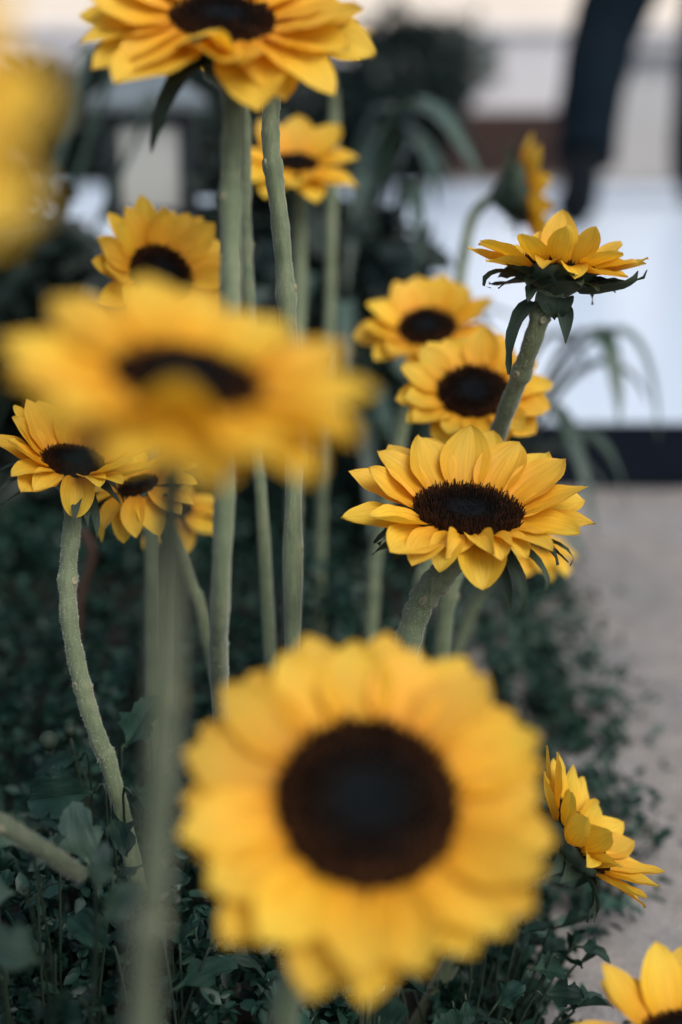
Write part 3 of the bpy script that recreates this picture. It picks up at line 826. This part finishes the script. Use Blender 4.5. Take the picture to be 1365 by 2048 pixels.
DX = -RIGHT
leafy_plant('dark lobed leaf plant with round buds at the foot of the left edge sunflower', on_ground(225, 1590, .15), 34, .16, .06, .024, 51,
            extra=[(at(195, 1585, .80), (-1, 0, -.12), (0.1, -.75, .7), .040), (at(165, 1520, .83), (-1, .2, -.02), (0, -.6, 1), .033), (at(250, 1500, .83), (.5, .3, .9), (-.2, -1, .3), .034),
                   (at(260, 1590, .80), (.8, -.2, .2), (0, -.7, 1), .034), (at(230, 1630, .78), (.3, -.8, -.2), (0, -.4, 1), .030), (at(330, 1500, .85), (.9, .3, .3), (0, -.7, 1), .030)],
            buds=[(at(98, 1482, .84), .0062), (at(140, 1462, .86), .0042)])
leafy_plant('lobed leaf plant with leaves coloured paler as if front-lit between the blurred stalk and the left edge', on_ground(160, 1760, .14), 48, .17, .08, .025, 52, pale=True,
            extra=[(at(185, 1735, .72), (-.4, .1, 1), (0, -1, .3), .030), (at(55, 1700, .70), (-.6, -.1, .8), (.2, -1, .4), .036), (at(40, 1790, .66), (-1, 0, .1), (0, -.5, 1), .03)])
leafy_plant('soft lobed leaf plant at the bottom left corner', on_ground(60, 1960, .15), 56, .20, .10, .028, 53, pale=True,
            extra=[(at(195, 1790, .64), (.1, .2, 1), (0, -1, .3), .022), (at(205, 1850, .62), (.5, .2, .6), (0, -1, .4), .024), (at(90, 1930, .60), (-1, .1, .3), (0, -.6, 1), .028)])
leafy_plant('lobed leaf plant at the bottom edge right of the blurred stalk', on_ground(400, 2000, .15), 52, .18, .095, .027, 54)
leafy_plant('spreading lobed leaf plant under the big blurred sunflower', on_ground(700, 2010, .10), 48, .14, .09, .026, 55)
leafy_plant('sprawling leaf plant reaching over the paving at the bottom edge', on_ground(930, 1960, .07), 70, .105, .085, .024, 56,
            extra=[(at(1080, 1990, .80), (1, -.1, -.1), (0, -.5, 1), .024), (at(1060, 1940, .82), (1, .1, 0), (0, -.5, 1), .022), (at(975, 1880, .84), (.2, .3, 1), (0, -1, .2), .022)])
leafy_plant('lobed leaf plant behind the foot of the left edge sunflower', on_ground(300, 1480, .13), 34, .14, .08, .021, 57)
leafy_plant('small leaf plant right of the lowest side facing sunflower', on_ground(1190, 1700, .03), 26, .055, .05, .015, 58)

# dry reddish stalks and a cut stalk
dr = tag(MB().build('dry_stalk', M['dry']) if False else mesh_obj('dry_stalk', *(lambda m: (m.v, m.f))((lambda m: (m.tube(catmull([at(165, 1060, 1.15), at(185, 1110, 1.15), at(160, 1200, 1.15), at(150, 1330, 1.15)], 6), 0.0035, 8), m)[1])(MB())), M['dry']),
         'reddish brown dry stalk behind the left edge sunflower stem', 'dry stalk')
cut = empty('cut_stalk', at(135, 1735, .68), 'thick ribbed green stalk leaning in from the left edge', 'stalk')
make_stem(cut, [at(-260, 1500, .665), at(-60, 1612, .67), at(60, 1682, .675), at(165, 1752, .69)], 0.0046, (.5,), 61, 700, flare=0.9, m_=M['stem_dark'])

# ------------------------------------------------------------------ the flowers
# focus flower
sunflower('sharpest open sunflower, facing up at the right with a brown rimmed disk', 937, 1026, .785, 64, 7, .0295, .0430, .0268, n=24, lift=21, liftv=18, curl=-8, seed=3,
          stem=[(893, 1140, .79), (852, 1188, .795), (826, 1250, .80), (806, 1330, .80), (790, 1460, .80)], r=.0072, nodes=(.26, .36), hero=True, hairs=2600, bracts=16, blen=.032, bdroop=-10, bskip=(228, 318),
          skip=((232, 312),), dome=.10, jit=.8,
          custom=[dict(phi=238, L=.036, W=.021, a0=18, a1=-55, cup=.3, seed=5), dict(phi=250, L=.030, W=.017, a0=25, a1=-95, cup=.4, seed=6), dict(phi=261, L=.024, W=.015, a0=50, a1=-120, cup=.6, tw=-45, side=-.6),
                  dict(phi=270, L=.026, W=.013, a0=58, a1=-100, cup=.6, tw=50, side=.7), dict(phi=276, L=.031, W=.025, a0=-2, a1=-62, cup=.75, tw=14, z=-.002, seed=77), dict(phi=286, L=.026, W=.016, a0=45, a1=-95, cup=.4, tw=20),
                  dict(phi=298, L=.030, W=.017, a0=40, a1=-75, cup=.3, tw=-15), dict(phi=309, L=.036, W=.018, a0=30, a1=-40, cup=.35)],
          bcustom=[dict(phi=306, L=.045, W=.012, a0=-10, a1=-60, q=.85, z=-.008, a2=-40), dict(phi=316, L=.048, W=.011, a0=8, a1=-30, q=.9, z=-.006, a2=-60, tipc=-60),
                   dict(phi=325, L=.046, W=.009, a0=18, a1=-20, q=.9, z=-.004, tipc=-80), dict(phi=300, L=.036, W=.012, a0=-35, a1=-40, q=.85, z=-.012), dict(phi=225, L=.034, W=.014, a0=-8, a1=-10, q=.9, z=-.008), dict(phi=212, L=.034, W=.013, a0=-6, a1=15, q=.9, z=-.008)])
# side-view flower, upper right
sunflower('sharp sunflower seen from its side, leaning at the upper right over the white stage', 1118, 534, .80, 94, 6, .0225, .031, .0185, n=22, lift=20, liftv=10, curl=-8, seed=12,
          stem=[(1092, 592, .80), (1076, 650, .802), (1045, 740, .825), (1010, 830, .855), (985, 905, .885), (935, 1080, .91), (898, 1190, .91), (882, 1320, .915)], r=.0056, nodes=(.20, .34, .66, .78),
          hero=True, hairs=3000, bracts=15, blen=.021, bdroop=-8, rec=.92, skip=((80, 100), (245, 300)), flare=1.75,
          custom=[dict(phi=84, L=.037, W=.021, a0=72, a1=4, cup=.3, clear=10), dict(phi=105, L=.025, W=.016, a0=62, a1=0, cup=.3, clear=5), dict(phi=250, L=.022, W=.013, a0=35, a1=-90, cup=.4), dict(phi=264, L=.027, W=.016, a0=60, a1=-25, cup=.4, tw=20),
                  dict(phi=278, L=.016, W=.015, a0=10, a1=-80, cup=.5), dict(phi=290, L=.026, W=.014, a0=58, a1=-10, cup=.3, tw=-25), dict(phi=235, L=.030, W=.016, a0=36, a1=-20, cup=.3)],
          bcustom=[dict(phi=215, L=.048, W=.022, a0=-28, a1=-75, a2=-10, q=.62, z=-.020, tw=20, tipc=20), dict(phi=320, L=.036, W=.017, a0=5, a1=20, q=.75, z=-.014, tipc=60), dict(phi=335, L=.036, W=.015, a0=18, a1=-18, q=.8, z=-.010, tipc=80),
                   dict(phi=262, L=.015, W=.026, a0=-40, a1=-120, q=.6, z=-.017), dict(phi=288, L=.022, W=.012, a0=-50, a1=-40, q=.5, z=-.022, tw=60), dict(phi=190, L=.032, W=.010, a0=28, a1=-60, q=.9, z=-.008, tipc=-90), dict(phi=235, L=.020, W=.020, a0=10, a1=-60, q=.7, z=-.013)])
# big blurred front flower
sunflower('largest blurred sunflower facing the lens at the bottom centre', 735, 1606, .50, 25, 12, .0320, .0385, .0250, n=30, lift=11, liftv=0, curl=2, seed=27, jit=0.65, gap=6,
          stem=[(640, 1800, .54), (585, 1960, .555), (560, 2100, .56)], r=.0055, bracts=14)
# blurred near flower on the left
sunflower('big strongly blurred sunflower at the left with one petal folded over its disk', 375, 765, .405, 67, 8, .0210, .0348, .0225, n=24, lift=7, liftv=8, curl=-2, gap=7, seed=31,
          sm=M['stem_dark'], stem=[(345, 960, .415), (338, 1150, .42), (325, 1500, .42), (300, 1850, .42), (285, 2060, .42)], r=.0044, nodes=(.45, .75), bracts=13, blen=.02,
          custom=[dict(phi=112, L=.0355, W=.022, a0=22, a1=-4, clear=8), dict(phi=270, L=.021, W=.023, a0=38, a1=10, a2=30, cup=-.5, clear=14, q=1.08, prof=prof_fold), dict(phi=285, L=.028, W=.024, a0=-8, a1=-20, clear=5), dict(phi=255, L=.026, W=.024, a0=-8, a1=-20, clear=5)],
          bcustom=[dict(phi=205, L=.030, W=.014, a0=-40, a1=-40, q=.9, z=-.010, a2=0)])
# topmost flower
sunflower('big slightly blurred sunflower cut by the top edge on a tall thick stem', 447, 42, .66, 68, 3, .0240, .046, .030, n=26, lift=10, liftv=13, curl=-8, gap=9, seed=42,
          stem=[(466, 190, .665), (463, 330, .665), (462, 520, .665), (458, 800, .675), (443, 1150, .70), (438, 1330, .74), (450, 1560, .82)], r=.0049, nodes=(.3,), hairs=500, bracts=13, blen=.028,
          custom=[dict(phi=256, L=.023, W=.027, a0=26, a1=8, a2=30, cup=-.5, clear=14, q=1.08, side=.9, tw=15, prof=prof_fold), dict(phi=305, L=.036, W=.030, a0=0, a1=-50, cup=.35, clear=9), dict(phi=318, L=.05, W=.026, a0=5, a1=-30, clear=6),
                  dict(phi=199, L=.045, W=.026, a0=2, a1=-22, clear=6), dict(phi=212, L=.046, W=.026, a0=-6, a1=-22, clear=6), dict(phi=226, L=.044, W=.024, a0=0, a1=-30, clear=6)],
          bcustom=[dict(phi=225, L=.05, W=.014, a0=-30, a1=-50, q=.7, z=-.014, a2=0)], flare=1.9, rec=1.3)
# near flower at the left edge
sunflower('nearest sunflower, a soft yellow blur cut by the left edge', -335, 190, .255, 25, 0, .0145, .027, .016, n=20, lift=8, curl=-20, liftv=0, seed=47,
          stem=[(-170, 380, .26), (-180, 900, .27), (-180, 1600, .28)], r=.005, bracts=9, blen=.016)
# upper-middle flower behind the stems
sunflower('small blurred sunflower behind the tall stems near the lantern', 592, 328, 1.16, 70, 3, .0185, .040, .0270, n=16, lift=14, liftv=20, curl=-14, seed=55,
          stem=[(600, 430, 1.18), (598, 640, 1.18), (592, 900, 1.16), (585, 1160, 1.15)], r=.0058, nodes=(.7,))
# left flower under the lantern
sunflower('round faced sunflower turned right under the lantern', 322, 552, .95, 38, 38, .0225, .0345, .0185, n=28, lift=20, liftv=5, curl=4, seed=63,
          stem=[(318, 640, .98), (310, 800, 1.0), (306, 1000, 1.0)], r=.0055, bracts=12)
# left edge flower
sunflower('sunflower with raised petals at the left edge, sharp on a knobbly bent stem', 146, 925, .80, 62, 8, .0170, .0335, .0215, n=20, lift=36, liftv=16, curl=-12, seed=71,
          stem=[(146, 1032, .80), (136, 1150, .80), (142, 1260, .80), (170, 1390, .805), (205, 1500, .81), (232, 1580, .815)], r=.0051, nodes=(.30, .55, .78), hero=True, hairs=3600, bracts=12, blen=.026, bdroop=-15,
          skip=((240, 322),), flare=1.8,
          custom=[dict(phi=232, L=.030, W=.016, a0=30, a1=-40), dict(phi=250, L=.026, W=.014, a0=28, a1=-60, tw=-20), dict(phi=285, L=.027, W=.018, a0=10, a1=-110, cup=.5), dict(phi=300, L=.026, W=.014, a0=48, a1=-60), dict(phi=315, L=.03, W=.015, a0=35, a1=-30)],
          bcustom=[dict(phi=225, L=.030, W=.012, a0=-20, a1=10, q=.8, z=-.008), dict(phi=205, L=.03, W=.01, a0=0, a1=-30, q=.9, z=-.005), dict(phi=320, L=.03, W=.012, a0=-40, a1=0, q=.7, z=-.010)])
# nodding pair
sunflower('small sunflower with drooping petals beside the blurred stalk', 278, 972, .86, 66, -18, .0125, .030, .0150, n=16, lift=12, liftv=34, curl=-45, seed=82,
          stem=[(318, 1040, .90), (360, 1110, .92), (385, 1180, .93), (412, 1262, .94)], r=.0042, nodes=(.8,), bracts=9, blen=.014)
sunflower('small dim blurred sunflower half hidden by the blurred stalk', 348, 1020, 1.08, 62, 0, .013, .030, .0160, n=16, lift=-5, liftv=10, curl=-12, seed=83,
          stem=[(335, 1100, 1.1), (328, 1250, 1.1)], r=.0045, bracts=9)
# right pair
sunflower('blurred sunflower rising behind another right of centre', 855, 656, 1.10, 54, -4, .0225, .036, .0270, n=18, lift=20, liftv=14, curl=-8, seed=91,
          stem=[(815, 800, 1.12), (790, 930, 1.12), (752, 1110, 1.12), (745, 1200, 1.12)], r=.0056, bracts=10)
sunflower('sunflower with a round dark disk directly behind the sharpest one', 948, 786, .95, 46, 4, .0240, .031, .0215, n=26, lift=16, liftv=10, curl=-8, seed=92,
          stem=[(915, 900, .97), (880, 1020, .98), (850, 1140, .98), (838, 1220, .98)], r=.0056, nodes=(.75,), bracts=12)
# back view flower
sunflower('small blurred sunflower turned away, green back towards the tall strap leaves', 1052, 384, 1.28, 97, 84, .0275, .027, .0170, n=26, lift=30, curl=4, seed=101,
          stem=[(985, 395, 1.29), (948, 430, 1.3), (928, 510, 1.3), (912, 640, 1.3), (905, 800, 1.3)], r=.0048, bracts=16, blen=.022, rec=1.35)
# peeking flower
sunflower('mostly hidden sunflower peeking out under the sharpest one on the right', 1068, 1085, 1.10, 75, 30, .015, .026, .0165, n=18, lift=10, liftv=16, curl=-30, seed=111,
          stem=[(1020, 1125, 1.11), (960, 1190, 1.13), (905, 1330, 1.15)], r=.0048, bracts=9)
# far tall flower behind the top one
sunflower('thin stemmed sunflower almost hidden behind the topmost one', 640, 75, 1.25, 75, 0, .018, .034, .020, n=18, lift=10, liftv=12, curl=-10, seed=116,
          stem=[(668, 200, 1.27), (664, 420, 1.27), (660, 620, 1.27), (650, 820, 1.27)], r=.0046, bracts=9)
# second tall flower whose stem runs beside the thick one
sunflower('tall sunflower tucked behind the topmost one on a straight stem', 560, 60, .80, 80, 4, .018, .030, .020, n=18, lift=4, liftv=10, curl=-14, seed=118,
          stem=[(544, 200, .80), (543, 300, .80), (560, 440, .805), (575, 620, .81), (588, 900, .82), (586, 1150, .83)], r=.0049, nodes=(.32, .55, .85), hairs=800, bracts=10)
sunflower('tall sunflower behind the thick stem, on a slender darker stem', 476, 100, .90, 82, 0, .016, .026, .017, n=16, lift=2, curl=-20, seed=119,
          stem=[(490, 260, .91), (490, 420, .91), (497, 580, .91), (515, 900, .91), (528, 1080, .91)], r=.0040, nodes=(.3, .42), bracts=9)
# low flowers
sunflower('low sunflower seen from its side by the paving at the lower right', 1158, 1676, .80, 80, 54, .0230, .035, .0170, n=20, lift=34, liftv=0, curl=-6, seed=121, hero=True,
          stem=[(1105, 1720, .82), (1020, 1780, .84), (940, 1860, .86)], r=.0055, bracts=13, blen=.026, bdroop=-30, skip=((255, 300),),
          custom=[dict(phi=262, L=.022, W=.013, a0=62, a1=-110, cup=.4), dict(phi=278, L=.026, W=.013, a0=70, a1=-60, cup=.4, tw=20), dict(phi=293, L=.016, W=.014, a0=80, a1=-40, cup=.4)])
sunflower('sunflower cut by the bottom right corner', 1372, 2075, .66, 62, 0, .0200, .036, .0225, n=14, lift=34, liftv=18, curl=-8, seed=131,
          stem=[(1350, 2200, .67)], r=.0052, bracts=9)


# ------------------------------------------------------------------ the person walking across the stage
def person():
    Z0 = 0.10
    fwd = Vector((0.59, 0.807, 0)); lef = Vector((-0.807, 0.59, 0)); up = Vector((0, 0, 1))
    hipc = Vector((0.955, 4.10, Z0 + 0.90))
    root = empty('person', (hipc.x, hipc.y, Z0), 'person in dark navy trousers and black shoes walking away across the white stage', 'person')
    off = root.location
    P = lambda f, l, z: hipc + fwd * f + lef * l + up * (z - 0.90)
    # body: one continuous skinned figure
    nodes = {}; edges = []
    def nd(k, p, r, par=None):
        nodes[k] = (p - off, r)
        if par: edges.append((par, k))
    nd('pelvis', P(0, 0, .93), .11)
    nd('waist', P(.01, 0, 1.08), .115, 'pelvis'); nd('chest', P(.02, 0, 1.26), .135, 'waist'); nd('neckb', P(.02, 0, 1.42), .075, 'chest')
    nd('neck', P(.03, 0, 1.49), .052, 'neckb'); nd('head', P(.05, 0, 1.57), .078, 'neck'); nd('crown', P(.045, 0, 1.67), .085, 'head'); nd('top', P(.04, 0, 1.73), .05, 'crown')
    a1 = Vector((0.640, 3.83, 0.30)); k1 = Vector((0.708, 4.03, 0.60))
    a2 = Vector((1.080, 4.42, 0.19)); k2 = Vector((1.065, 4.30, 0.62))
    nd('hip1', P(0, .085, .87), .085, 'pelvis'); nd('knee1', k1, .055, 'hip1'); nd('ank1', a1, .04, 'knee1'); nd('toe1', Vector((0.625, 3.86, 0.18)), .028, 'ank1')
    nd('hip2', P(0, -.085, .87), .085, 'pelvis'); nd('knee2', k2, .055, 'hip2'); nd('ank2', a2, .04, 'knee2'); nd('toe2', Vector((1.145, 4.50, 0.145)), .03, 'ank2')
    for sgn, sw in ((1, .22), (-1, -.18)):
        s = 'L' if sgn > 0 else 'R'
        nd('sh' + s, P(.02, .165 * sgn, 1.37), .042, 'neckb'); nd('el' + s, P(-.02 + sw * .35, .235 * sgn, 1.12), .042, 'sh' + s)
        nd('wr' + s, P(sw, .23 * sgn, .89), .029, 'el' + s); nd('pa' + s, P(sw * 1.12, .225 * sgn, .83), .034, 'wr' + s)
    ks = list(nodes)
    me = bpy.data.meshes.new('body'); me.from_pydata([tuple(nodes[k][0]) for k in ks], [(ks.index(a), ks.index(b)) for a, b in edges], [])
    body = bpy.data.objects.new('body', me); COL.objects.link(body); body.parent = root
    md = body.modifiers.new('skin', 'SKIN'); 
    for i, k in enumerate(ks):
        me.skin_vertices[0].data[i].radius = (nodes[k][1],) * 2; me.skin_vertices[0].data[i].use_root = (i == 0)
    body.modifiers.new('sub', 'SUBSURF').levels = 2; body.modifiers['sub'].render_levels = 2
    me.materials.append(M['skin'])
    def ell(c, rx, ry, n=18, ax=fwd, ay=lef): return [c - off + ax * math.cos(b) * rx + ay * math.sin(b) * ry for b in [2 * math.pi * e / n for e in range(n)]]
    # fingers and thumb, each its own chain rooted in the palm
    for sgn, sw in ((1, .22), (-1, -.18)):
        pc = P(sw * 1.12, .225 * sgn, .83); hand = MB()
        for q, ln_ in enumerate((.070, .078, .073, .058)):
            b0 = pc + fwd * (.024 - .016 * q) + up * -.028
            hand.tube([b0 - off, b0 + up * -ln_ * .45 + lef * sgn * -.004 - off, b0 + up * -ln_ * .8 + lef * sgn * -.014 - off, b0 + up * -ln_ + lef * sgn * -.024 - off], [.0088, .0082, .0075, .005], 8)
        b0 = pc + fwd * .026 + up * .012
        hand.tube([b0 - off, b0 + fwd * .022 + up * -.022 - off, b0 + fwd * .026 + up * -.052 - lef * sgn * .008 - off], [.011, .0095, .006], 8)
        hand.build('fingers', M['skin'], root)
    # trousers: two tapered legs and a seat
    tr = MB()
    for h, k, a, sg in ((P(0, .09, .90), k1, a1, 1), (P(0, -.09, .90), k2, a2, -1)):
        pts = catmull([h + up * .03, h.lerp(k, .5) + fwd * .012, k + fwd * .006, k.lerp(a, .5) - fwd * .018, a + (k - a).normalized() * .05, a - (k - a).normalized() * .015], 4)
        n = len(pts); rad = [np.interp(i / (n - 1), [0, .2, .4, .6, .8, .93, 1], [.112, .106, .094, .086, .080, .078, .082]) * (1 + .025 * math.sin(i * 1.9 + sg)) for i in range(n)]
        tr.rings(tube_rings([p - off for p in pts], rad, 18, lambda i, j: 1 + .03 * math.sin(j * 1.1 + i * .7)))
    tr.rings([ell(P(0, 0, .84), .07, .10), ell(P(0, 0, .90), .105, .165), ell(P(0, 0, 1.0), .105, .165), ell(P(0, 0, 1.06), .10, .155)])
    tr.build('trousers', M['trouser'], root)
    jk = MB()
    jk.rings([ell(P(0, 0, .90), .125, .185), ell(P(0, 0, 1.05), .125, .175), ell(P(.01, 0, 1.25), .135, .195), ell(P(.01, 0, 1.37), .13, .215), ell(P(.015, 0, 1.435), .115, .185), ell(P(.02, 0, 1.475), .095, .115), ell(P(.02, 0, 1.495), .07, .075)])
    for sgn, sw in ((1, .22), (-1, -.18)):
        pts = catmull([P(.02, .165 * sgn, 1.39), P(-.02 + sw * .35, .235 * sgn, 1.12), P(sw * .93, .23 * sgn, .905)], 6)
        jk.tube([p - off for p in pts], [np.interp(i / (len(pts) - 1), [0, .5, 1], [.082, .058, .045]) for i in range(len(pts))], 14)
    jk.build('jacket', M['jacket'], root)
    cl = MB(); cl.rings([ell(P(.02, 0, 1.47), .068, .073), ell(P(.025, 0, 1.52), .062, .066)]); cl.build('collar', M['shirt'], root)
    # shoes: left one on its toe, right one flat
    def shoe(heel, toe, upv, flat):
        d = (toe - heel).normalized(); sv = d.cross(upv).normalized(); uv_ = sv.cross(d); L = (toe - heel).length
        m = MB(); rr = []
        for t, w, hh in ((-.03, .024, .04), (.02, .040, .10), (.2, .046, .115), (.38, .046, .10), (.55, .052, .072), (.75, .055, .056), (.9, .047, .044), (1.02, .024, .03)):
            c = heel + d * (t * L)
            rr.append([c - off + sv * math.copysign(abs(math.cos(b)) ** .7, math.cos(b)) * w + uv_ * (hh * .5 + math.sin(b) * hh * .5) for b in [2 * math.pi * e / 16 for e in range(16)]])
        m.rings(rr); s = m.build('shoe', M['shoe'], root)
        m = MB(); m.rings([[heel + d * (t * L) - off + sv * x * w + uv_ * z for x, z in ((-1, -.012), (1, -.012), (1, .004), (-1, .004))] for t, w in ((-.02, .022), (.1, .036), (.4, .035), (.7, .05), (.9, .043), (1.01, .02))])
        m.build('sole', M['shoe'], s, False)
    shoe(Vector((0.612, 3.765, 0.285)), Vector((0.622, 3.88, 0.108)), (fwd * .6 + up * .5), False)
    shoe(a2 + Vector((-.03, -.045, -.075)), a2 + Vector((.125, .165, -.075)), up, True)
    # head details
    hc = P(.05, 0, 1.615)
    hr = MB(); rr = []
    for e, (z, s) in enumerate(((-.075, .86), (-.03, 1.0), (.03, 1.03), (.08, .92), (.115, .66), (.135, .2))):
        bk_ = -.018 if z < .05 else -.008
        rr.append(ell(hc + up * z + fwd * (bk_ - (.03 if z < 0 else 0)), .098 * s * (.78 if z < 0 else 1), .086 * s))
    hr.rings(rr); hr.build('hair', M['hairm'], root)
    for sgn in (1, -1):
        m = MB(); m.rings([ell(hc + lef * sgn * (.078 + q) + up * -.02, .022 * s, .02 * s, 10, fwd, up) for q, s in ((0, .8), (.012, 1), (.018, .7))]); m.build('ear', M['skin'], root)
        m = MB(); m.rings([ell(hc + fwd * (.074 + q) + lef * sgn * .031 + up * -.015, .012 * s, .008 * s, 10, lef, up) for q, s in ((0, 1), (.006, .8), (.009, .2))]); m.build('eye', M['shirt'], root)
    m = MB(); m.rings([ell(hc + fwd * .07 + up * (.0 - z), .006 + q, .008 + q * .5, 8) for z, q in ((0, 0), (.025, .010), (.042, .018), (.05, .006))]); m.build('nose', M['skin'], root)
    m = MB(); m.rings([ell(hc + fwd * (.068 + q) + up * -.078, .022 * s, .006 * s, 10, lef, up) for q, s in ((0, 1), (.008, .9), (.012, .3))]); m.build('mouth', M['dry'], root)


person()
